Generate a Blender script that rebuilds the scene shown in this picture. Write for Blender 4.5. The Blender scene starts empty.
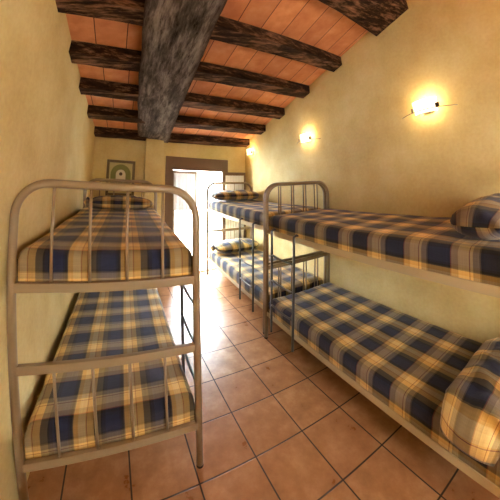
import bpy, bmesh, math, random
from mathutils import Vector, Matrix, noise

random.seed(7)
PI = math.pi
SC = bpy.context.scene
COL = SC.collection

# ------------------------------------------------------------------ camera
# wide-angle lens with barrel distortion, tilted a little up, shifted down
YAW, PITCH, ROLL = 0.4217, -0.2337, -0.0016
cam = bpy.data.cameras.new('camera')
camo = bpy.data.objects.new('camera', cam)
COL.objects.link(camo)
SC.camera = camo
fw = Vector((math.sin(YAW) * math.cos(PITCH), math.cos(YAW) * math.cos(PITCH), -math.sin(PITCH)))
rt = Vector((math.cos(YAW), -math.sin(YAW), 0))
up = rt.cross(fw)
r2 = rt * math.cos(ROLL) + up * math.sin(ROLL)
u2 = up * math.cos(ROLL) - rt * math.sin(ROLL)
m = Matrix((r2, u2, -fw)).transposed().to_4x4()
m.translation = (0, 0, 1.8594)
camo.matrix_world = m
cam.type = 'PANO'
cam.panorama_type = 'FISHEYE_LENS_POLYNOMIAL'
cam.sensor_fit = 'HORIZONTAL'
cam.sensor_width = 36
cam.fisheye_fov = 2 * PI
cam.fisheye_polynomial_k0 = 0
cam.fisheye_polynomial_k1 = -5.45598951e-02
cam.fisheye_polynomial_k2 = -5.00648354e-04
cam.fisheye_polynomial_k3 = 4.98149430e-05
cam.fisheye_polynomial_k4 = -6.68990630e-07
cam.shift_x = (250 - 234.88) / 500
cam.shift_y = (122.29 - 250) / 500
cam.clip_start = 0.02
cam.clip_end = 200

# ------------------------------------------------------------------ world, sun, exposure
w = bpy.data.worlds.new('daylight')
SC.world = w
w.use_nodes = True
bg = w.node_tree.nodes['Background']
bg.inputs[0].default_value = (0.80, 0.90, 1.0, 1)
bg.inputs[1].default_value = 36.0
WARM = (1.0, 0.70, 0.36)
LAMP_W = 1.6
SC.view_settings.view_transform = 'Standard'
SC.view_settings.look = 'None'
SC.view_settings.gamma = 1
SC.view_settings.use_curve_mapping = False
SC.view_settings.exposure = 1.3


# ------------------------------------------------------------------ materials
def lin(c):
    return tuple(((v / 255) / 12.92 if v / 255 <= 0.04045 else ((v / 255 + 0.055) / 1.055) ** 2.4) for v in c)


class NT:
    def __init__(s, name, rough=0.6, metal=0.0):
        s.m = bpy.data.materials.new(name)
        s.m.use_nodes = True
        s.t = s.m.node_tree
        s.b = s.t.nodes['Principled BSDF']
        s.b.inputs['Roughness'].default_value = rough
        s.b.inputs['Metallic'].default_value = metal

    def n(s, typ, **kw):
        x = s.t.nodes.new(typ)
        for k, v in kw.items():
            setattr(x, k, v)
        return x

    def l(s, a, b):
        s.t.links.new(a, b)

    def set(s, sock, v):
        if hasattr(v, 'is_linked') or hasattr(v, 'links'):
            s.l(v, sock)
        else:
            sock.default_value = v

    def math(s, op, a, b=0.0, c=0.0):
        x = s.n('ShaderNodeMath', operation=op)
        s.set(x.inputs[0], a)
        s.set(x.inputs[1], b)
        s.set(x.inputs[2], c)
        return x.outputs[0]

    def mix(s, f, a, b, mode='MIX'):
        x = s.n('ShaderNodeMix', data_type='RGBA', blend_type=mode)
        s.set(x.inputs[0], f)
        s.set(x.inputs[6], a if not isinstance(a, tuple) else (*a[:3], 1))
        s.set(x.inputs[7], b if not isinstance(b, tuple) else (*b[:3], 1))
        return x.outputs[2]

    def noise(s, vec, scale, detail=4, rough=0.6):
        x = s.n('ShaderNodeTexNoise')
        x.inputs['Scale'].default_value = scale
        x.inputs['Detail'].default_value = detail
        x.inputs['Roughness'].default_value = rough
        if vec is not None:
            s.l(vec, x.inputs['Vector'])
        return x.outputs[0]

    def ramp(s, fac, stops, interp='LINEAR'):
        x = s.n('ShaderNodeValToRGB')
        x.color_ramp.interpolation = interp
        els = x.color_ramp.elements
        while len(els) > 1:
            els.remove(els[-1])
        els[0].position = stops[0][0]
        els[0].color = (*stops[0][1], 1)
        for p, c in stops[1:]:
            e = els.new(p)
            e.color = (*c, 1)
        s.set(x.inputs[0], fac)
        return x.outputs[0]

    def mapped(s, src='Object', scale=(1, 1, 1), loc=(0, 0, 0), rot=(0, 0, 0)):
        tc = s.n('ShaderNodeTexCoord')
        mp = s.n('ShaderNodeMapping')
        mp.inputs['Scale'].default_value = scale
        mp.inputs['Location'].default_value = loc
        mp.inputs['Rotation'].default_value = rot
        s.l(tc.outputs[src], mp.inputs['Vector'])
        return mp.outputs[0]

    def bump(s, h, strength=0.3, dist=0.01):
        x = s.n('ShaderNodeBump')
        x.inputs['Strength'].default_value = strength
        x.inputs['Distance'].default_value = dist
        s.l(h, x.inputs['Height'])
        s.l(x.outputs[0], s.b.inputs['Normal'])

    def base(s, v):
        s.set(s.b.inputs['Base Color'], v if not isinstance(v, tuple) else (*v[:3], 1))


def simple(name, rgb, rough=0.6, metal=0.0, var=0.06):
    t = NT(name, rough, metal)
    c = lin(rgb)
    nz = t.noise(t.mapped(), 9, 3)
    t.base(t.mix(nz, tuple(v * (1 - var) for v in c), tuple(min(1, v * (1 + var)) for v in c)))
    return t.m


def plaster():
    t = NT('yellow_plaster', 0.85)
    big = t.noise(t.mapped(), 1.6, 5)
    c = t.ramp(big, [(0.30, lin((204, 178, 118))), (0.5, lin((216, 195, 136))), (0.72, lin((226, 209, 156)))])
    fine = t.noise(t.mapped(), 34, 3)
    c = t.mix(0.12, c, t.ramp(fine, [(0.3, (0.2, 0.15, 0.07)), (0.7, (0.9, 0.8, 0.6))]), 'OVERLAY')
    t.base(c)
    t.bump(t.noise(t.mapped(), 7, 6), 0.25, 0.02)
    return t.m


def tile_floor():
    t = NT('terracotta_floor_tiles', 0.3)
    T = 0.3766
    tc = t.n('ShaderNodeTexCoord')
    sub = t.n('ShaderNodeVectorMath', operation='SUBTRACT')
    t.l(tc.outputs['Object'], sub.inputs[0])
    sub.inputs[1].default_value = (0.6907, 2.7963, 0)
    rot = t.n('ShaderNodeVectorRotate', rotation_type='Z_AXIS')
    t.l(sub.outputs[0], rot.inputs['Vector'])
    rot.inputs['Angle'].default_value = -0.0218
    sc = t.n('ShaderNodeVectorMath', operation='SCALE')
    t.l(rot.outputs[0], sc.inputs[0])
    sc.inputs['Scale'].default_value = 1 / T
    sp = t.n('ShaderNodeSeparateXYZ')
    t.l(sc.outputs[0], sp.inputs[0])
    fl = t.n('ShaderNodeVectorMath', operation='FLOOR')
    t.l(sc.outputs[0], fl.inputs[0])
    wn = t.n('ShaderNodeTexWhiteNoise', noise_dimensions='2D')
    t.l(fl.outputs[0], wn.inputs[0])
    dx = t.math('PINGPONG', sp.outputs[0], 0.5)
    dy = t.math('PINGPONG', sp.outputs[1], 0.5)
    d = t.math('MINIMUM', dx, dy)
    grout = t.n('ShaderNodeMapRange')
    grout.inputs[1].default_value = 0.009
    grout.inputs[2].default_value = 0.016
    grout.inputs[3].default_value = 1
    grout.inputs[4].default_value = 0
    t.l(d, grout.inputs[0])
    nz = t.noise(t.mapped(), 6, 6, 0.65)
    c = t.ramp(nz, [(0.3, lin((138, 92, 54))), (0.5, lin((164, 116, 72))), (0.7, lin((186, 142, 100)))])
    c = t.mix(t.math('MULTIPLY', wn.outputs[0], 0.3), c, lin((150, 94, 58)))
    t.base(t.mix(grout.outputs[0], c, lin((52, 40, 34))))
    t.set(t.b.inputs['Roughness'], t.math('ADD', t.math('MULTIPLY', grout.outputs[0], 0.5), t.math('MULTIPLY_ADD', nz, 0.22, 0.20)))
    h = t.math('SUBTRACT', t.math('MULTIPLY', nz, 0.15), grout.outputs[0])
    t.bump(h, 0.35, 0.004)
    return t.m


def ceiling_tiles():
    t = NT('terracotta_ceiling_boards', 0.8)
    tc = t.n('ShaderNodeTexCoord')
    sp = t.n('ShaderNodeSeparateXYZ')
    t.l(tc.outputs['UV'], sp.inputs[0])
    d = t.math('PINGPONG', sp.outputs[0], 0.5)
    wn = t.n('ShaderNodeTexWhiteNoise', noise_dimensions='1D')
    t.l(t.math('FLOOR', sp.outputs[0]), wn.inputs['W'])
    line = t.math('LESS_THAN', d, 0.014)
    nz = t.noise(t.mapped(), 5, 5)
    c = t.ramp(nz, [(0.3, lin((204, 126, 76))), (0.55, lin((226, 154, 102))), (0.75, lin((238, 180, 134)))])
    c = t.mix(t.math('MULTIPLY', wn.outputs[0], 0.45), c, lin((168, 98, 66)))
    t.base(t.mix(line, c, lin((60, 32, 20))))
    t.bump(t.math('SUBTRACT', t.math('MULTIPLY', nz, 0.2), line), 0.4, 0.006)
    return t.m


def old_wood(name, stops, axis=0, rough=0.95, edge=None):
    t = NT(name, rough)
    s = [24, 24, 24]
    s[axis] = 1.5
    v = t.mapped(scale=tuple(s))
    g = t.noise(v, 1.3, 8, 0.7)
    s2 = [4.5, 4.5, 4.5]
    s2[axis] = 0.9
    b = t.noise(t.mapped(scale=tuple(s2)), 1.6, 5, 0.7)
    f = t.math('MULTIPLY_ADD', b, 0.5, t.math('MULTIPLY', g, 0.5))
    c = t.ramp(f, stops)
    cr = t.ramp(g, [(0.30, (0.03, 0.02, 0.015)), (0.42, (1, 1, 1))])
    c = t.mix(0.7, c, cr, 'MULTIPLY')
    if edge:
        tc = t.n('ShaderNodeTexCoord')
        sp = t.n('ShaderNodeSeparateXYZ')
        t.l(tc.outputs['UV'], sp.inputs[0])
        e = t.math('ADD', t.math('ABSOLUTE', sp.outputs[0]), t.math('MULTIPLY', t.math('SUBTRACT', b, 0.5), 0.5))
        mr = t.n('ShaderNodeMapRange')
        mr.inputs[1].default_value = 0.80
        mr.inputs[2].default_value = 1.05
        t.l(e, mr.inputs[0])
        c = t.mix(mr.outputs[0], c, edge)
    t.base(c)
    t.b.inputs['Specular IOR Level'].default_value = 0.12
    t.bump(g, 0.8, 0.02)
    return t.m


def plaid():
    t = NT('plaid_cotton', 0.9)
    tc = t.n('ShaderNodeTexCoord')
    sp = t.n('ShaderNodeSeparateXYZ')
    t.l(tc.outputs['UV'], sp.inputs[0])
    P = 0.27
    # both bands of a direction repeat every 27 cm
    fu = t.math('FRACT', t.math('MULTIPLY', sp.outputs[0], 1 / P))
    fv = t.math('FRACT', t.math('MULTIPLY', sp.outputs[1], 1 / P))
    navy, blue, black = (0.005, 0.008, 0.04), (0.012, 0.024, 0.095), (0.002, 0.002, 0.004)
    tan, yel, cream = (0.14, 0.10, 0.035), (0.68, 0.43, 0.11), (0.76, 0.58, 0.26)
    rust = (0.30, 0.09, 0.03)
    a = t.ramp(fu, [(0.0, black), (0.035, navy), (0.09, blue), (0.33, blue), (0.37, navy), (0.41, black), (0.45, tan), (0.47, yel),
                    (0.56, cream), (0.70, yel), (0.715, rust), (0.73, yel), (0.84, yel), (0.86, tan), (0.97, tan)], 'CONSTANT')
    b = t.ramp(fv, [(0.0, black), (0.04, (0.010, 0.011, 0.024)), (0.38, (0.014, 0.014, 0.03)), (0.41, black), (0.45, rust), (0.47, (0.48, 0.33, 0.14)),
                    (0.60, cream), (0.78, cream), (0.795, rust), (0.81, cream), (0.86, (0.34, 0.26, 0.14)), (0.97, tan)], 'CONSTANT')
    c = t.mix(0.36, t.mix(0.5, a, b), t.mix(1.0, t.mix(1.0, a, b, 'MULTIPLY'), (1.5, 1.65, 2.0), 'MULTIPLY'))
    # fine yarn lines
    yl = t.noise(t.mapped('UV', (260, 4, 1)), 1.0, 2)
    yl2 = t.noise(t.mapped('UV', (4, 260, 1)), 1.0, 2)
    f = t.math('ADD', yl, yl2)
    c = t.mix(0.25, c, t.ramp(t.math('MULTIPLY', f, 0.5), [(0.35, (0.25, 0.25, 0.25)), (0.65, (0.85, 0.85, 0.85))]), 'OVERLAY')
    t.base(c)
    t.b.inputs['Sheen Weight'].default_value = 0.15
    t.bump(t.noise(t.mapped(), 14, 4), 0.35, 0.015)
    return t.m


M = {}
M['plaster'] = plaster()
M['floor'] = tile_floor()
M['ceil'] = ceiling_tiles()
M['joist'] = old_wood('dark_joist_wood', [(0.36, lin((14, 8, 5))), (0.50, lin((52, 33, 22))), (0.66, lin((160, 116, 84)))], 0)
M['beam'] = old_wood('grey_weathered_beam_wood', [(0.36, lin((28, 21, 18))), (0.48, lin((84, 74, 68))), (0.64, lin((156, 145, 136)))], 1, 0.95, lin((52, 28, 16)))
M['plaid'] = plaid()
M['ticking'] = simple('white_mattress_ticking', (226, 222, 210), 0.9)
M['frame'] = simple('taupe_painted_metal', (142, 124, 94), 0.35, 0.0)
M['rail'] = simple('cream_painted_metal', (196, 178, 138), 0.4, 0.1)
M['ladder'] = simple('grey_steel', (92, 92, 90), 0.35, 0.6)
M['rubber'] = simple('black_rubber', (52, 44, 36), 0.7)
M['wire'] = simple('galvanised_wire', (130, 128, 122), 0.4, 0.7)
M['doorwood'] = simple('taupe_door_paint', (112, 88, 66), 0.5)
M['doorlight'] = simple('greige_leaf_paint', (150, 138, 122), 0.5)
M['brass'] = simple('dull_brass', (150, 120, 70), 0.35, 0.9)
M['chrome'] = simple('dark_nickel', (120, 108, 92), 0.3, 0.9)
M['goldframe'] = simple('olive_gilt_wood', (96, 78, 40), 0.45, 0.2, 0.3)
M['mat'] = simple('cream_mount', (196, 184, 128), 0.8)
M['artgreen'] = simple('print_green', (130, 130, 70), 0.8, 0, 0.25)
M['artpale'] = simple('print_pale', (226, 216, 190), 0.8)
M['artdark'] = simple('print_dark', (84, 70, 56), 0.8)
M['white'] = simple('white_render', (236, 236, 232), 0.8)
M['pink'] = simple('pink_render', (214, 176, 166), 0.8)
M['balcony'] = simple('pale_balcony_tiles', (206, 196, 184), 0.5)


def glass():
    t = NT('clear_glass', 0.02)
    tr = t.n('ShaderNodeBsdfTransparent')
    gl = t.n('ShaderNodeBsdfGlossy')
    gl.inputs['Roughness'].default_value = 0.03
    fr = t.n('ShaderNodeFresnel')
    mx = t.n('ShaderNodeMixShader')
    t.l(fr.outputs[0], mx.inputs[0])
    t.l(tr.outputs[0], mx.inputs[1])
    t.l(gl.outputs[0], mx.inputs[2])
    t.l(mx.outputs[0], t.t.nodes['Material Output'].inputs[0])
    return t.m


def sheer():
    t = NT('sheer_white_voile', 0.9)
    d = t.n('ShaderNodeBsdfDiffuse')
    tl = t.n('ShaderNodeBsdfTranslucent')
    tr = t.n('ShaderNodeBsdfTransparent')
    for x in (d, tl):
        x.inputs[0].default_value = (0.86, 0.86, 0.84, 1)
    a = t.n('ShaderNodeMixShader')
    a.inputs[0].default_value = 0.03
    t.l(d.outputs[0], a.inputs[1])
    t.l(tl.outputs[0], a.inputs[2])
    b = t.n('ShaderNodeMixShader')
    b.inputs[0].default_value = 0.004
    t.l(a.outputs[0], b.inputs[1])
    t.l(tr.outputs[0], b.inputs[2])
    t.l(b.outputs[0], t.t.nodes['Material Output'].inputs[0])
    return t.m


def lit_glass():
    t = NT('lit_frosted_glass', 0.4)
    t.base((0.9, 0.85, 0.75))
    t.b.inputs['Emission Color'].default_value = (1.0, 0.80, 0.50, 1)
    t.b.inputs['Emission Strength'].default_value = 1.3
    return t.m


M['glass'] = glass()
M['sheer'] = sheer()
M['litglass'] = lit_glass()
M['fillglobe'] = lit_glass()  # glow of the added fill globe
M['fillglobe'].node_tree.nodes['Principled BSDF'].inputs['Emission Strength'].default_value = 17
M['fillglobe'].node_tree.nodes['Principled BSDF'].inputs['Emission Color'].default_value = (1.0, 0.76, 0.46, 1)


# ------------------------------------------------------------------ mesh helpers
def box(bm, x0, x1, y0, y1, z0, z1):
    v = [bm.verts.new((x, y, z)) for z in (z0, z1) for x, y in ((x0, y0), (x1, y0), (x1, y1), (x0, y1))]
    for f in ((3, 2, 1, 0), (4, 5, 6, 7), (0, 1, 5, 4), (1, 2, 6, 5), (2, 3, 7, 6), (3, 0, 4, 7)):
        bm.faces.new([v[i] for i in f])


def tube(bm, pts, r, n=10, caps=True, squash=1.0):
    pts = [Vector(p) for p in pts]
    rings = []
    ref = None
    for i, p in enumerate(pts):
        a = pts[max(i - 1, 0)]
        b = pts[min(i + 1, len(pts) - 1)]
        d = (b - a).normalized()
        if ref is None:
            ref = Vector((0, 1, 0)) if abs(d.y) < 0.8 else Vector((1, 0, 0))
        s = d.cross(ref).normalized()
        t = s.cross(d).normalized()
        ref = t
        rr = r[i] if isinstance(r, (list, tuple)) else r
        rings.append([bm.verts.new(p + (s * math.cos(k * 2 * PI / n) + t * math.sin(k * 2 * PI / n) * squash) * rr) for k in range(n)])
    for a, b in zip(rings, rings[1:]):
        for k in range(n):
            f = bm.faces.new((a[k], a[(k + 1) % n], b[(k + 1) % n], b[k]))
            f.smooth = True
    if caps:
        bm.faces.new(rings[0][::-1])
        bm.faces.new(rings[-1])


def ball(bm, c, r, sx=1, sy=1, sz=1, seg=14):
    res = bmesh.ops.create_uvsphere(bm, u_segments=seg, v_segments=seg // 2 + 1, radius=r)
    for v in res['verts']:
        v.co = Vector((v.co.x * sx, v.co.y * sy, v.co.z * sz)) + Vector(c)
    for v in res['verts']:
        for f in v.link_faces:
            f.smooth = True


def cyl(bm, a, b, r, n=16):
    tube(bm, [a, b], r, n)


def link(name, data, parent=None):
    o = bpy.data.objects.new(name, data)
    COL.objects.link(o)
    if parent is not None:
        o.parent = parent
    return o


def mesh(name, bm, mat, bevel=0):
    bmesh.ops.recalc_face_normals(bm, faces=bm.faces)
    if bevel:
        es = [e for e in bm.edges if len(e.link_faces) == 2 and e.calc_face_angle(0) > 0.6 and e.calc_length() > bevel * 2.2]
        bmesh.ops.bevel(bm, geom=es, offset=bevel, segments=2, affect='EDGES', profile=0.6)
    me = bpy.data.meshes.new(name)
    bm.to_mesh(me)
    bm.free()
    me.materials.append(mat)
    return me


def obj(name, bm, mat, parent=None, bevel=0, **props):
    o = link(name, mesh(name, bm, mat, bevel), parent)
    for k, v in props.items():
        o[k] = v
    return o


def struct(name, bm, mat, bevel=0):
    return obj(name, bm, mat, None, bevel, kind='structure')


def thing(name, label, cat, loc=(0, 0, 0), rz=0, group=None):
    o = link(name, None)
    o.location = loc
    o.rotation_euler = (0, 0, rz)
    o['label'] = label
    o['category'] = cat
    if group:
        o['group'] = group
    return o


# ------------------------------------------------------------------ room shell
XL, XR = -0.62, 2.47
YN = -1.9


def zl(y):
    return 3.27 - 0.147 * y


def zr(y):
    return 3.94 - 0.25 * y


def zc(x, y):
    f = (x - XL) / (XR - XL)
    return zl(y) * (1 - f) + zr(y) * f


FA, FB = Vector((XL, 4.42)), Vector((XR, 4.95))      # the far wall runs slightly askew


def yfar(x):
    return FA.y + (x - XL) * (FB.y - FA.y) / (XR - XL)


bm = bmesh.new()
box(bm, XL - 0.15, XR + 0.15, YN - 0.15, 5.0, -0.12, 0)
struct('floor', bm, M['floor'])


def prism(bm, poly_a, poly_b):
    va = [bm.verts.new(p) for p in poly_a]
    vb = [bm.verts.new(p) for p in poly_b]
    n = len(va)
    bm.faces.new(va[::-1])
    bm.faces.new(vb)
    for i in range(n):
        bm.faces.new((va[i], va[(i + 1) % n], vb[(i + 1) % n], vb[i]))


for side, x, xo, fz, ye in (('left', XL, XL - 0.15, zl, 4.42), ('right', XR, XR + 0.15, zr, 4.95)):
    bm = bmesh.new()
    pts = [(YN, 0), (ye, 0), (ye, fz(ye)), (YN, fz(YN))]
    prism(bm, [(x, y, z) for y, z in pts], [(xo, y, z) for y, z in pts])
    struct('wall_' + side, bm, M['plaster'])
bm = bmesh.new()
WX0, WX1, WZ0, WZ1 = 0.6, 1.25, 1.3, 1.95


def nearpiece(xa, xb, z0, z1):
    poly = [(xa, z0), (xb, z0), (xb, z1 if z1 else zc(xb, YN)), (xa, z1 if z1 else zc(xa, YN))]
    prism(bm, [(x, YN, z) for x, z in poly], [(x, YN - 0.15, z) for x, z in poly])


nearpiece(XL - 0.15, WX0, 0, None)
nearpiece(WX1, XR + 0.15, 0, None)
nearpiece(WX0, WX1, 0, WZ0)
nearpiece(WX0, WX1, WZ1, None)
struct('wall_near', bm, M['plaster'])
bm = bmesh.new()
fw_ = 0.05
box(bm, WX0, WX0 + fw_, YN - 0.1, YN - 0.04, WZ0, WZ1)
box(bm, WX1 - fw_, WX1, YN - 0.1, YN - 0.04, WZ0, WZ1)
box(bm, (WX0 + WX1) / 2 - 0.03, (WX0 + WX1) / 2 + 0.03, YN - 0.1, YN - 0.04, WZ0 + fw_, WZ1 - fw_)
box(bm, WX0 + fw_, WX1 - fw_, YN - 0.1, YN - 0.04, WZ0, WZ0 + fw_)
box(bm, WX0 + fw_, WX1 - fw_, YN - 0.1, YN - 0.04, WZ1 - fw_, WZ1)
fill_win = struct('fill_window_1', bm, M['doorwood'])  # added window, unseen behind the camera, lets in fill daylight
bm = bmesh.new()
box(bm, WX0 + 0.04, WX1 - 0.04, YN - 0.073, YN - 0.067, WZ0 + 0.04, WZ1 - 0.04)
obj('glass_pane', bm, M['glass'], fill_win)

# far wall with the balcony door opening
DX0, DX1, DZ = 0.67, 2.01, 2.29
bm = bmesh.new()


def farpiece(xa, xb, z0, z1):
    poly = [(xa, z0), (xb, z0), (xb, z1 if z1 else zc(xb, yfar(xb))), (xa, z1 if z1 else zc(xa, yfar(xa)))]
    prism(bm, [(x, yfar(x), z) for x, z in poly], [(x, yfar(x) + 0.28, z) for x, z in poly])


farpiece(XL - 0.15, DX0, 0, None)
farpiece(DX1, XR + 0.15, 0, None)
farpiece(DX0, DX1, DZ, None)
struct('wall_far', bm, M['plaster'])

# plastered pillar under the main beam
bm = bmesh.new()
prism(bm, [(0.27, 4.41, 0), (0.60, 4.47, 0), (0.60, yfar(0.6), 0), (0.27, yfar(0.27), 0)],
      [(0.27, 4.41, 2.56), (0.60, 4.47, 2.56), (0.60, yfar(0.6), 2.60), (0.27, yfar(0.27), 2.60)])
struct('trim_1', bm, M['plaster'], 0.012)

# joist lines: near-face y at the left and at the right wall, depth along y, drop
JO = [(-1.72, -1.2, .17), (-0.75, -0.2, .18), (0.30, 0.93, .46), (1.40, 1.99, .17), (2.03, 2.70, .17), (2.65, 3.40, .17), (3.36, 4.06, .18), (4.20, 4.74, .17)]
# ceiling: terracotta boards laid joist to joist
bm = bmesh.new()
uvl = bm.loops.layers.uv.new('UVMap')
edges = [(YN - 0.1, YN - 0.1)] + [(a + d / 2, b + d / 2) for a, b, d in JO] + [(4.85, 5.35)]
for i in range(len(edges) - 1):
    (a0, b0), (a1, b1) = edges[i], edges[i + 1]
    off = random.random()
    N = 14
    xs = [XL - 0.1 + (XR - XL + 0.2) * k / N for k in range(N + 1)]

    def pt(x, t):
        f = (x - XL) / (XR - XL)
        ya = a0 + (b0 - a0) * f
        yb = a1 + (b1 - a1) * f
        y = ya + (yb - ya) * t
        return Vector((x, y, zc(x, y)))
    for k in range(N):
        q = [pt(xs[k], 0), pt(xs[k], 1), pt(xs[k + 1], 1), pt(xs[k + 1], 0)]
        v = [bm.verts.new(p) for p in q]
        f = bm.faces.new(v)
        for lp in f.loops:
            lp[uvl].uv = (lp.vert.co.x / 0.27 + off, lp.vert.co.y)
        vt = [bm.verts.new(p + Vector((0, 0, 0.08))) for p in q]
        bm.faces.new(vt[::-1])
bmesh.ops.remove_doubles(bm, verts=bm.verts, dist=0.0005)
me = bpy.data.meshes.new('ceiling')
bm.to_mesh(me)
bm.free()
me.materials.append(M['ceil'])
o = link('ceiling', me)
o['kind'] = 'structure'


# ------------------------------------------------------------------ timbers
def hewn(p0, p1, wv, hv, n, m1, m2, amp, seed, uvw=False):
    """a rough-hewn timber: p0->p1 is one lower edge, wv the width vector, hv the height vector"""
    bm = bmesh.new()
    uv = bm.loops.layers.uv.new('UVMap')
    p0, p1, hv = Vector(p0), Vector(p1), Vector(hv)
    w0, w1 = Vector(wv[0]), Vector(wv[1])
    loop = [(i / m1, 0) for i in range(m1)] + [(1, j / m2) for j in range(m2)] + [(1 - i / m1, 1) for i in range(m1)] + [(0, 1 - j / m2) for j in range(m2)]
    rings = []
    us = []
    for k in range(n + 1):
        t = k / n
        b = p0.lerp(p1, t)
        wv_ = w0.lerp(w1, t)
        ring = []
        for (a, h) in loop:
            p = b + wv_ * a + hv * h
            q = Vector((p.x * 3 + seed, p.y * 3, p.z * 3 + seed))
            dv = noise.noise_vector(q) * amp + noise.noise_vector(q * 4) * amp * 0.4
            if h > 0.9:
                dv *= 0.1
            ring.append(bm.verts.new(p + dv))
        rings.append(ring)
    us = [(a * 2 - 1) for a, h in loop]
    L = len(loop)
    for a, b in zip(rings, rings[1:]):
        for k in range(L):
            kk = (k + 1) % L
            f = bm.faces.new((a[k], a[kk], b[kk], b[k]))
            f.smooth = True
            for lp, ui in zip(f.loops, (k, kk, kk, k)):
                lp[uv].uv = (us[ui], 0)
    bm.faces.new(rings[0][::-1])
    bm.faces.new(rings[-1])
    for c in (0, m1, m1 + m2, 2 * m1 + m2):
        for a, b in zip(rings, rings[1:]):
            e = bm.edges.get((a[c], b[c]))
            if e:
                e.smooth = False
    return bm


JH = 0.12
jl = ['dark rough ceiling joist behind the photographer, second nearest the near wall',
      'dark rough ceiling joist nearest the near wall behind the photographer',
      'broad dark ceiling joist nearest the camera, cut off by the top edge',
      'dark ceiling joist, second from the camera, high above the bunk beds',
      'dark ceiling joist, third from the camera under the terracotta boards',
      'dark ceiling joist, fourth from the camera, above the middle wall lamp',
      'dark ceiling joist, fifth from the camera, one bay short of the far wall',
      'dark ceiling joist lying against the far wall above the balcony door']
for i, (a, b, d) in enumerate(JO):
    if i < 2:
        continue
    x0, x1 = XL - 0.03, XR + 0.03
    za, zb = zc(x0, a), zc(x1, b)
    # lower near edge to lower near edge, width follows the slope of the boards
    h = JH if i != 2 else 0.15
    bm = hewn((x0, a, za - h), (x1, b, zb - h), [(0, d, -0.147 * d), (0, d, -0.25 * d)], (0, 0, h - 0.002), 40, 3, 2, 0.008, i * 3.1)
    o = obj('ceiling_joist', bm, M['joist'])
    o['label'] = jl[i]
    o['category'] = 'ceiling joist'
    o['group'] = 'dark joists under the ceiling boards'


def zb(y):
    return 3.226 - 0.152 * y


def bl(y):
    return -0.034 + (y - 1.39) * 0.144 / 3.07


def br(y):
    return 0.505 + (y - 1.24) * 0.185 / 3.34


y0, y1 = 0.3, yfar(0.4) - 0.005
bm = hewn((bl(y0), y0, zb(y0)), (bl(y1), y1, zb(y1)), [(br(y0) - bl(y0), 0, 0), (br(y1) - bl(y1), 0, 0)], (0, 0, 0.13), 70, 10, 3, 0.012, 40)
o = obj('ceiling_beam', bm, M['beam'])
o['label'] = 'massive grey weathered main beam running lengthwise under the dark joists'
o['category'] = 'beam'

# ------------------------------------------------------------------ balcony door
ANG = math.atan2(FB.y - FA.y, FB.x - FA.x)
door = link('door_1', None)
door['kind'] = 'structure'
door.location = (DX0, yfar(DX0), 0)
door.rotation_euler = (0, 0, ANG)
DW = (DX1 - DX0) / math.cos(ANG)
JW = 0.15
bm = bmesh.new()
box(bm, 0, JW, -0.025, 0.16, 0, DZ)
box(bm, DW - JW, DW, -0.025, 0.16, 0, DZ)
obj('door_frame', bm, M['doorwood'], door, 0.006)
bm = bmesh.new()
box(bm, JW, DW - JW, -0.02, 0.16, 2.04, DZ)
box(bm, JW, DW - JW, -0.032, -0.02, 2.04, 2.07)
obj('roller_blind_box', bm, M['doorwood'], door, 0.005)
bm = bmesh.new()
box(bm, JW, DW - JW, 0.0, 0.28, 0, 0.03)
obj('threshold', bm, M['balcony'], door, 0.004)
LW = (DW - 2 * JW) / 2


def leaf(origin, ang, mat, lbl=None, LW=LW, s=0.055):
    lf = bpy.data.objects.new('door_leaf', None)
    bm = bmesh.new()
    box(bm, 0, s, -0.02, 0.02, 0.04, 2.03)
    box(bm, LW - s, LW, -0.02, 0.02, 0.04, 2.03)
    box(bm, s, LW - s, -0.02, 0.02, 0.04, 0.20)
    box(bm, s, LW - s, -0.02, 0.02, 1.97, 2.03)
    o = obj('door_leaf', bm, mat, door, 0.004)
    o.location = origin
    o.rotation_euler = (0, 0, ang)
    if lbl:
        o['label'] = lbl
    bm = bmesh.new()
    box(bm, s - 0.004, LW - s + 0.004, -0.003, 0.003, 0.195, 1.975)
    obj('glass_pane', bm, M['glass'], o)
    bm = bmesh.new()
    box(bm, LW - 0.045, LW - 0.015, -0.032, -0.02, 0.95, 1.12)
    tube(bm, [(LW - 0.03, -0.03, 1.04), (LW - 0.03, -0.06, 1.04), (LW - 0.04, -0.065, 1.04), (LW - 0.13, -0.065, 1.04)], 0.008, 8)
    obj('door_handle', bm, M['brass'], o)
    return o


leaf((JW, 0.05, 0), 0, M['doorlight'], 'closed left leaf in pale greige')
LEAFA = PI + 2.75 - PI
lfr = leaf((DW - JW - 0.02, -0.055, 0), -0.03, M['doorwood'], 'dark leaf swung open against the right wall', 0.58, 0.062)


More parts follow.
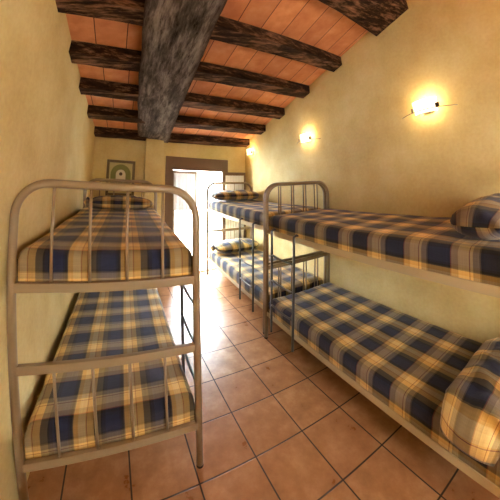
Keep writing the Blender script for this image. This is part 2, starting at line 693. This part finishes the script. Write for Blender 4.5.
def curtain(name, origin, ang, x0, x1, z0, z1, label, waves=7, dy=0.0):
    bm = bmesh.new()
    NX, NZ = 60, 14
    g = []
    for j in range(NZ + 1):
        row = []
        t = j / NZ
        for i in range(NX + 1):
            s = i / NX
            amp = 0.012 * (0.35 + 0.65 * (1 - t))
            yy = dy + amp * math.sin(s * waves * 2 * PI + 0.6 * math.sin(3 * s + t))
            zz = z0 + (z1 - z0) * t
            if j == 0:
                zz += 0.012 * math.cos(s * waves * 2 * PI)
            row.append(bm.verts.new((x0 + (x1 - x0) * s, yy, zz)))
        g.append(row)
    for j in range(NZ):
        for i in range(NX):
            f = bm.faces.new((g[j][i], g[j][i + 1], g[j + 1][i + 1], g[j + 1][i]))
            f.smooth = True
    me = mesh(name, bm, M['sheer'])
    root = thing(name, label, 'curtain')
    root.matrix_world = door.matrix_world
    mw = Matrix.Translation((DX0, yfar(DX0), 0)) @ Matrix.Rotation(ANG, 4, 'Z') @ Matrix.Translation(origin) @ Matrix.Rotation(ang, 4, 'Z')
    root.matrix_world = mw
    o = link('voile', me, root)
    bm = bmesh.new()
    cyl(bm, (x0 - 0.01, dy, z1), (x1 + 0.01, dy, z1), 0.004, 8)
    obj('curtain_rod', bm, M['brass'], root)
    return root


curtain('sheer_curtain', (JW, 0.018, 0), 0, 0.03, LW - 0.05, 1.26, 1.985, 'sheer white half curtain on the closed left leaf of the balcony door', 6)
curtain('sheer_curtain', (DW - JW - 0.02, -0.055, 0), -0.03, 0.064, 0.516, 0.25, 1.965, 'sheer curtain on the opened right leaf of the balcony door, above the far bunk', 7, -0.012 - 0.03)

# outdoors
bm = bmesh.new()
box(bm, -0.6, 3.6, 5.0, 6.2, -0.12, -0.01)
struct('floor_balcony', bm, M['balcony'])
bm = bmesh.new()
box(bm, -0.6, 3.6, 6.2, 6.32, -0.12, 0.98)
box(bm, -0.6, 3.6, 6.17, 6.35, 0.98, 1.04)
obj('balcony_parapet', bm, M['white'], None, 0.01, label='white rendered balcony wall outside the glazed door', category='balcony wall')
bd = thing('building', 'pale pink house across the street, seen through the open door', 'building', (5.5, 14, -4))
bm = bmesh.new()
box(bm, -5, 5, 0, 5, 0, 7.2)
obj('facade', bm, M['pink'], bd)
bm = bmesh.new()
box(bm, -5.3, 5.3, -0.3, 5.3, 7.2, 7.45)
obj('roof', bm, M['white'], bd)
for wx in (-3.2, -1.2, 0.8, 2.8):
    for wz in (1.6, 4.6):
        bm = bmesh.new()
        box(bm, wx, wx + 0.9, -0.06, 0.02, wz, wz + 1.5)
        o = obj('window', bm, M['white'], bd)
        bm = bmesh.new()
        box(bm, wx + 0.08, wx + 0.82, -0.075, -0.055, wz + 0.08, wz + 1.42)
        obj('pane', bm, M['ladder'], o)

# ------------------------------------------------------------------ framed picture
th = thing('framed_picture', 'small framed print in an olive gilt frame on the far wall', 'picture', (-0.143, yfar(-0.143), 1.84), ANG)
PW, PH = 0.247, 0.305
bm = bmesh.new()
f = 0.045
box(bm, -PW, -PW + f, -0.03, -0.002, -PH, PH)
box(bm, PW - f, PW, -0.03, -0.002, -PH, PH)
box(bm, -PW + f, PW - f, -0.03, -0.002, PH - f, PH)
box(bm, -PW + f, PW - f, -0.03, -0.002, -PH, -PH + f)
obj('frame', bm, M['goldframe'], th, 0.006)
bm = bmesh.new()
box(bm, -PW + f, PW - f, -0.012, -0.004, -PH + f, PH - f)
pr = obj('print', bm, M['mat'], th)
bm = bmesh.new()


def arc_band(bm, cx, cz, r0, r1, a0, a1, y0, y1, n=24):
    for k in range(n):
        a, b = a0 + (a1 - a0) * k / n, a0 + (a1 - a0) * (k + 1) / n
        pa = [(cx + r * math.cos(t), cz + r * math.sin(t)) for r, t in ((r0, a), (r1, a), (r1, b), (r0, b))]
        prism(bm, [(x, y0, z) for x, z in pa], [(x, y1, z) for x, z in pa])


arc_band(bm, 0, 0.06, 0.085, 0.175, 0, PI, -0.0155, -0.013)
box(bm, -0.175, -0.085, -0.0155, -0.013, -0.12, 0.06)
box(bm, 0.085, 0.175, -0.0155, -0.013, -0.12, 0.06)
obj('arch_motif', bm, M['artgreen'], pr)
bm = bmesh.new()
box(bm, -0.13, 0.13, -0.0155, -0.013, -0.20, -0.14)
for k in range(6):
    box(bm, -0.12 + k * 0.045, -0.105 + k * 0.045, -0.0158, -0.013, -0.13, -0.06 - 0.015 * (k % 2))
obj('dark_motif', bm, M['artdark'], pr)
bm = bmesh.new()
arc_band(bm, 0, 0.07, 0.0, 0.03, 0, 2 * PI, -0.0158, -0.013, 12)
obj('round_motif', bm, M['artdark'], pr)
bm = bmesh.new()
arc_band(bm, 0, 0.06, 0.0, 0.084, 0, PI, -0.0145, -0.0125)
box(bm, -0.084, 0.084, -0.0145, -0.0125, -0.05, 0.06)
obj('pale_motif', bm, M['artpale'], pr)

# ------------------------------------------------------------------ wall lamps
LAMPY = [0.985, 2.794, 4.60, -0.83]  # last lamp is added for fill, unseen behind the camera
lamp_labels = ['lit wall lamp of curved frosted glass nearest the camera on the right wall',
               'middle lit wall lamp on the right wall, above the gap between the bunks',
               'lit wall lamp farthest away, beside the far wall corner',
               'added fill lamp on the right wall, unseen behind the photographer']
cache = {}


def lamp(y, label):
    root = thing('wall_lamp', label, 'lamp', (XR, y, 2.45), PI / 2, 'curved glass wall lamps')   # local +y points into the room (-x)
    if 'lamp' not in cache:
        d = {}
        bm = bmesh.new()
        box(bm, -0.05, 0.05, 0.0, 0.02, -0.05, 0.03)
        tube(bm, [(0, 0.015, -0.02), (0, 0.07, -0.03)], 0.007, 8)
        d['wall_plate'] = mesh('wall_plate', bm, M['chrome'], 0.004)
        # curved glass: bowed panel, slightly flared at the top
        bm = bmesh.new()
        n, mz = 20, 6
        R = 0.17
        outer, inner = [], []
        for j in range(mz + 1):
            t = j / mz
            z = -0.055 + 0.125 * t
            a = 0.72
            ro, ri = [], []
            for i in range(n + 1):
                th_ = -a + 2 * a * i / n
                rr = R + 0.018 * t
                ro.append(bm.verts.new((rr * math.sin(th_), 0.105 - R + rr * math.cos(th_) - 0.0, z)))
                rr -= 0.005
                ri.append(bm.verts.new((rr * math.sin(th_), 0.105 - R + rr * math.cos(th_), z)))
            outer.append(ro)
            inner.append(ri)
        for j in range(mz):
            for i in range(n):
                for g in (outer, inner):
                    fc = bm.faces.new((g[j][i], g[j][i + 1], g[j + 1][i + 1], g[j + 1][i]))
                    fc.smooth = True
        for i in range(n):
            bm.faces.new((outer[0][i], outer[0][i + 1], inner[0][i + 1], inner[0][i]))
            bm.faces.new((outer[mz][i], outer[mz][i + 1], inner[mz][i + 1], inner[mz][i]))
        for j in range(mz):
            bm.faces.new((outer[j][0], outer[j + 1][0], inner[j + 1][0], inner[j][0]))
            bm.faces.new((outer[j][n], outer[j + 1][n], inner[j + 1][n], inner[j][n]))
        d['glass_shade'] = mesh('glass_shade', bm, M['litglass'])
        bm = bmesh.new()
        pts = []
        for i in range(21):
            s = -1 + 2 * i / 20
            pts.append((0.275 * s, 0.122 - 0.10 * s * s, -0.030 - 0.012 * s * s))
        tube(bm, pts, 0.0035, 8)
        d['bracket_wire'] = mesh('bracket_wire', bm, M['chrome'])
        for nm, x in (('a', -0.125), ('b', 0.125)):
            bm = bmesh.new()
            sx = 0.018 if nm == 'a' else 0.008
            box(bm, x - sx, x + sx, 0.083, 0.101, -0.035, 0.012)
            d['glass_clip' + nm] = mesh('glass_clip', bm, M['chrome'], 0.004)
        for nm, x in (('a', -0.05), ('b', 0.06)):
            bm = bmesh.new()
            ball(bm, (x, 0.105, -0.066), 0.008)
            d['retaining_knob' + nm] = mesh('retaining_knob', bm, M['chrome'])
        cache['lamp'] = d
    d = cache['lamp']
    for k, me in d.items():
        link(k.rstrip('ab') if k[-1] in 'ab' and k[:-1] in ('glass_clip', 'retaining_knob') else k, me, root)
    ld = bpy.data.lights.new('bulb', 'POINT')
    ld.energy = LAMP_W
    ld.color = WARM
    ld.shadow_soft_size = 0.025
    lo = link('bulb', ld, root)
    lo.location = (0, 0.085, 0.03)
    return root


for y, lb in zip(LAMPY, lamp_labels):
    lamp(y, lb)

# added globe, unseen behind the camera, gives fill light to the near half
gl = thing('fill_globe', 'added round white fill globe hanging unseen behind the photographer', 'lamp', (0.75, -1.0, 1.95))
bm = bmesh.new()
ball(bm, (0, 0, 0), 0.2, seg=28)
obj('fill_globe_shell', bm, M['fillglobe'], gl)
bm = bmesh.new()
cyl(bm, (0, 0, 0.19), (0, 0, zc(0.75, -1.0) - 1.95), 0.008, 8)
obj('cord', bm, M['rubber'], gl)

# ------------------------------------------------------------------ bunk beds
W, L, H = 0.95, 2.14, 1.805
HU, HM, HL = 1.281, 0.857, 0.314
TR = 0.0215


def arch_bm():
    bm = bmesh.new()
    R = 0.17
    h = W / 2
    pts = [(-h, 0, 0.012), (-h, 0, H - R - 0.3), (-h, 0, H - R)]
    for k in range(1, 9):
        a = PI - k * PI / 16
        pts.append((-h + R + R * math.cos(a), 0, H - R + R * math.sin(a)))
    for k in range(0, 9):
        a = PI / 2 - k * PI / 16
        pts.append((h - R + R * math.cos(a), 0, H - R + R * math.sin(a)))
    pts += [(h, 0, H - R - 0.3), (h, 0, 0.012)]
    tube(bm, pts, TR, 12)
    return bm


def bed_parts(ls):
    """meshes of one bunk bed: (name, mesh, location, [children])"""
    if ('bed', ls) in cache:
        return cache[('bed', ls)]
    if 'bedmesh' not in cache:
        q = {}
        q['arch'] = mesh('end_frame', arch_bm(), M['frame'])
        bm = bmesh.new()
        box(bm, -W / 2 + 0.012, W / 2 - 0.012, -0.014, 0.014, -0.024, 0.024)
        q['bar'] = mesh('crossbar', bm, M['frame'], 0.003)
        for nm, z0, z1 in (('ru', HU + 0.02, H - 0.005), ('rl', HL + 0.02, HM - 0.02)):
            bm = bmesh.new()
            cyl(bm, (0, 0, z0), (0, 0, z1), 0.008, 8)
            q[nm] = mesh('rod', bm, M['frame'])
        bm = bmesh.new()
        tube(bm, [(0, 0, 0), (0, 0, 0.016)], [0.0222, 0.0225], 12)
        q['foot'] = mesh('rubber_foot', bm, M['rubber'])
        bm = bmesh.new()
        box(bm, -0.004, 0.004, 0.015, L - 0.015, -0.026, 0.026)
        box(bm, 0.004, 0.03, 0.015, L - 0.015, -0.026, -0.020)
        q['rail'] = mesh('side_rail', bm, M['rail'], 0.0015)
        bm = bmesh.new()
        for k in range(9):
            y = 0.1 + k * (L - 0.2) / 8
            box(bm, -W / 2 + 0.02, W / 2 - 0.02, y - 0.012, y + 0.012, -0.008, 0.004)
        for k in range(6):
            x = -W / 2 + 0.1 + k * (W - 0.2) / 5
            tube(bm, [(x, 0.03, 0.004), (x, L - 0.03, 0.004)], 0.004, 6)
        q['base'] = mesh('sprung_base', bm, M['wire'])
        cache['bedmesh'] = q
    q = cache['bedmesh']
    if ('lad', ls) not in cache:
        bm = bmesh.new()
        x = ls * (W / 2 + 0.028)
        ya = 0.15 if ls > 0 else 0.24
        for y in (ya, ya + 0.38):
            tube(bm, [(ls * (W / 2 - 0.03), y, HU - 0.01), (ls * (W / 2 - 0.03), y, HU + 0.036), (ls * (W / 2 + 0.0), y, HU + 0.045), (x, y, HU + 0.03), (x, y, HU - 0.05), (x, y, 0.6), (x, y, 0.17)], 0.0125, 10)
        cache[('lad', ls)] = mesh('ladder', bm, M['ladder'])
        bm = bmesh.new()
        pts = []
        for i in range(9):
            s = i / 8
            pts.append((x, ya + 0.38 * s, -0.012 * math.sin(PI * s)))
        tube(bm, pts, 0.0105, 8)
        cache[('rung', ls)] = mesh('rung', bm, M['ladder'])
    parts = []
    for y in (0, L):
        kids = [('crossbar', q['bar'], (0, 0, z)) for z in (HL, HM, HU)]
        for nm in ('ru', 'rl'):
            for k in range(4):
                kids.append(('rod', q[nm], (-W / 2 + W * (k + 1) / 5, 0, 0)))
        kids += [('rubber_foot', q['foot'], (s * W / 2, 0, 0)) for s in (-1, 1)]
        parts.append(('end_frame', q['arch'], (0, y, 0), 0, kids))
    for z in (HL, HU):
        parts.append(('side_rail', q['rail'], (-W / 2 - 0.002, 0, z), 0, []))
        parts.append(('side_rail', q['rail'], (W / 2 + 0.002, L, z), PI, []))
        parts.append(('sprung_base', q['base'], (0, 0, z - 0.004), 0, []))
    parts.append(('ladder', cache[('lad', ls)], (0, 0, 0), 0, [('rung', cache[('rung', ls)], (0, 0, z)) for z in (0.49, 0.77, 1.05)]))
    cache[('bed', ls)] = parts
    return parts


def bunk(loc, rz, ls, label):
    root = thing('bunk_bed', label, 'bunk bed', (loc[0], loc[1], 0), rz, 'metal bunk beds')
    for nm, me, lc, rr, kids in bed_parts(ls):
        o = link(nm, me, root)
        o.location = lc
        o.rotation_euler = (0, 0, rr)
        if nm == 'ladder':
            o['label'] = 'dark grey steel ladder hooked on the side rail'
        elif nm == 'side_rail':
            o['label'] = 'cream painted side rail'
        for kn, km, kl in kids:
            k = link(kn, km, o)
            k.location = kl
    return root


def rounded(s, half, r, depth):
    """arc-length s from the middle -> (offset, drop) over a rounded edge"""
    sg = 1 if s >= 0 else -1
    s = abs(s)
    flat = half - r
    arc = r * PI / 2
    if s <= flat:
        return sg * s, 0.0
    if s <= flat + arc:
        a = (s - flat) / r
        return sg * (flat + r * math.sin(a)), r * (1 - math.cos(a))
    return sg * half, r + (s - flat - arc)


def mattress(loc, rz, z0, z1, label, seed, group='plaid covered mattresses'):
    root = thing('mattress', label, 'mattress', (loc[0], loc[1], z0), rz, group)
    Wm, Lm, T = 0.915, L - 0.06, z1 - z0
    bm = bmesh.new()
    box(bm, -Wm / 2 + 0.02, Wm / 2 - 0.02, 0.05, L - 0.05, 0.0, T - 0.03)
    obj('mattress_core', bm, M['ticking'], root, 0.02)
    bm = bmesh.new()
    uv = bm.loops.layers.uv.new('UVMap')
    r = 0.05
    hw, hl = Wm / 2, Lm / 2
    sw = hw - r + r * PI / 2 + (T - r - 0.004)
    sl = hl - r + r * PI / 2 + (T - r - 0.004)

    def samples(half, smax, n):
        fl = half - r
        out = [-fl + 2 * fl * k / n for k in range(n + 1)]
        edge = [fl + (r * PI / 2) * k / 5 for k in range(1, 6)] + [fl + r * PI / 2 + (smax - fl - r * PI / 2) * k / 4 for k in range(1, 5)]
        return [-e for e in edge[::-1]] + out + edge
    S, Tt = samples(hw, sw, 26), samples(hl, sl, 56)
    g = []
    for t in Tt:
        row = []
        oy, dy = rounded(t, hl, r, T)
        for s in S:
            ox, dx = rounded(s, hw, r, T)
            drop = max(dx, dy)
            if dx > 0 and dy > 0 and dx <= r and dy <= r:
                drop = min(r, math.hypot(dx, dy))
            x, y, z = ox, oy + L / 2, T - drop
            q = Vector((x * 3.5 + seed * 7, y * 3.5, z * 3.5))
            nz = noise.noise(q) * 0.010 + noise.noise(q * 3) * 0.004
            if drop < 0.002:
                z += nz + 0.006 * math.cos(ox / hw * PI / 2)
            else:
                fade = min(1, (z) / 0.05) if z > 0 else 0
                wv = noise.noise(Vector((x * 9 + seed, y * 9, z * 3))) * 0.010 * fade
                if dx >= dy:
                    x += math.copysign(wv, ox)
                if dy >= dx:
                    y += math.copysign(wv, oy)
                z += nz * max(0, 1 - drop / r)
            row.append(bm.verts.new((x, y, z)))
        g.append(row)
    for j in range(len(Tt) - 1):
        for i in range(len(S) - 1):
            f = bm.faces.new((g[j][i], g[j][i + 1], g[j + 1][i + 1], g[j + 1][i]))
            f.smooth = True
            for lp, (a, b) in zip(f.loops, ((i, j), (i + 1, j), (i + 1, j + 1), (i, j + 1))):
                lp[uv].uv = (S[a] + {1: 0.065, 2: 0.075, 3: 0.11, 4: 0.11}.get(seed, 0.01), Tt[b] + {1: 0.05, 2: 0.034, 3: 0.16, 4: 0.23}.get(seed, 0.1))
    obj('plaid_cover', bm, M['plaid'], root)
    return root


def pillow(loc, rz, z, label, seed, Wp=0.80, Dp=0.40, Hp=0.16, knots=(-1, 1), drape=0.0):
    root = thing('pillow', label, 'pillow', (loc[0], loc[1], z), rz, 'plaid pillows')
    bm = bmesh.new()
    uv = bm.loops.layers.uv.new('UVMap')
    NX, NY = 36, 20
    grids = []
    for side in (1, -1):
        g = []
        for j in range(NY + 1):
            row = []
            b = -1 + 2 * j / NY
            for i in range(NX + 1):
                a = -1 + 2 * i / NX
                hx = (1 - abs(a) ** 3.2) ** 0.6
                hy = (1 - abs(b) ** 2.2) ** 0.55
                h = Hp * 0.5 * hx * hy
                taper = 1 - 0.30 * max(0, abs(a) - 0.72) / 0.28
                x = a * Wp / 2 * (1 - 0.05 * (abs(b)) ** 2)
                y = b * Dp / 2 * taper
                q = Vector((x * 9 + seed * 5, y * 9, side * 2))
                wr = (noise.noise(q) * 0.014 + noise.noise(q * 2.3) * 0.009) * (1.7 if seed == 5 else 1)
                # gathers towards both ends
                ga = 0.010 * math.sin(b * 16 + seed) * max(0, abs(a) - 0.6) / 0.4
                zz = Hp * 0.42 + side * h + (wr + ga) * (hx * hy) * (1 if side > 0 else 0.3)
                if side < 0:
                    zz = max(zz, 0.004 + 0.02 * (1 - hx * hy))
                if drape and x > drape:
                    R1, am = 0.08, 1.2
                    sx_ = x - drape
                    an = min(sx_ / R1, am)
                    rest = max(0, sx_ - am * R1)
                    x = drape + (R1 + zz) * math.sin(an) + rest * math.cos(an)
                    zz = -R1 + (R1 + zz) * math.cos(an) - rest * math.sin(an)
                row.append(bm.verts.new((x, y, zz)))
            g.append(row)
        grids.append(g)
        for j in range(NY):
            for i in range(NX):
                f = bm.faces.new((g[j][i], g[j][i + 1], g[j + 1][i + 1], g[j + 1][i]))
                f.smooth = True
                for lp, (ii, jj) in zip(f.loops, ((i, j), (i + 1, j), (i + 1, j + 1), (i, j + 1))):
                    A, B = -1 + 2 * ii / NX, -1 + 2 * jj / NY
                    lp[uv].uv = (A * Wp / 2 * 1.1 + seed * 0.11, B * Dp / 2 * 1.25 + seed * 0.07 + (0.1 if side < 0 else 0))
    bmesh.ops.remove_doubles(bm, verts=bm.verts, dist=0.003)
    obj('pillowcase', bm, M['plaid'], root)
    for s in knots:
        bm = bmesh.new()
        uv = bm.loops.layers.uv.new('UVMap')
        n, K = 26, 8
        rings = []
        for k in range(K + 1):
            t = k / K
            rad = 0.024 + 0.036 * math.sin(t * PI * 0.8) ** 1.2
            rad *= (1 - max(0, t - 0.55) / 0.45 * 0.9)
            ring = []
            for i in range(n):
                a = i * 2 * PI / n
                rr = rad * (1 + 0.12 * math.sin(a * 7 + seed + t * 2))
                ring.append(bm.verts.new((s * (Wp / 2 - 0.025 + 0.095 * t), rr * 1.2 * math.cos(a), Hp * 0.40 + rr * math.sin(a))))
            rings.append(ring)
        for k in range(K):
            for i in range(n):
                f = bm.faces.new((rings[k][i], rings[k][(i + 1) % n], rings[k + 1][(i + 1) % n], rings[k + 1][i]))
                f.smooth = True
                for lp, (ii, kk) in zip(f.loops, ((i, k), (i + 1, k), (i + 1, k + 1), (i, k + 1))):
                    lp[uv].uv = (kk * 0.02 + 0.02, ii * 0.012)
        bm.faces.new(rings[0])
        bm.faces.new(rings[-1])
        obj('gathered_end', bm, M['plaid'], root)
    return root


ZU0, ZU1, ZD0, ZD1 = HU + 0.003, 1.462, HL + 0.003, 0.495
B1 = ((-0.571 + W / 2, 1.385), 0, 1)
B2 = ((1.462 + W / 2, 2.40), PI, 1)
B3 = ((1.495 + W / 2, 2.49), 0, -1)
bunk(*B1, 'metal bunk bed standing along the left wall')
bunk(*B2, 'metal bunk bed on the right nearest the camera')
bunk(*B3, 'metal bunk bed on the right by the balcony door')
mattress(B1[0], 0, ZU0, ZU1, 'plaid mattress on the top bunk by the left wall', 1)
mattress(B1[0], 0, ZD0, ZD1, 'plaid mattress on the bottom bunk by the left wall', 2)
mattress(B2[0], PI, ZU0, ZU1, 'plaid mattress on the top bunk at right front', 3)
mattress(B2[0], PI, ZD0, ZD1, 'plaid mattress on the bottom bunk at right front, beside the tiled aisle', 4)
mattress(B3[0], 0, ZU0, ZU1, 'plaid mattress on the top bunk by the balcony door', 5)
mattress(B3[0], 0, ZD0, ZD1, 'plaid mattress on the bottom bunk by the balcony door', 6)
pillow((B1[0][0] + 0.02, B1[0][1] + L - 0.27), 0.02, ZU1 + 0.004, 'plaid pillow on the top bunk by the left wall', 1, 0.78, 0.40, 0.17, (-1,))
pillow((B3[0][0], B3[0][1] + L - 0.27), -0.03, ZU1 + 0.012, 'plaid pillow on the top bunk by the balcony door', 2, 0.96, 0.50, 0.21, ())
pillow((B3[0][0], B3[0][1] + L - 0.27), 0.04, ZD1 + 0.012, 'plaid pillow on the bottom bunk by the balcony door', 3, 0.90, 0.50, 0.22, (-1,))
pillow((B2[0][0] - 0.02, B2[0][1] - L + 0.175), PI, ZU1 + 0.012, 'plaid pillow on the top bunk at the right edge', 4, 0.88, 0.33, 0.22, (-1,))
pillow((B2[0][0] - 0.05, B2[0][1] - L + 0.175), PI, ZD1 + 0.016, 'crumpled plaid pillow on the bottom bunk in the lower right corner', 5, 0.92, 0.34, 0.18, (-1,), 0.33)
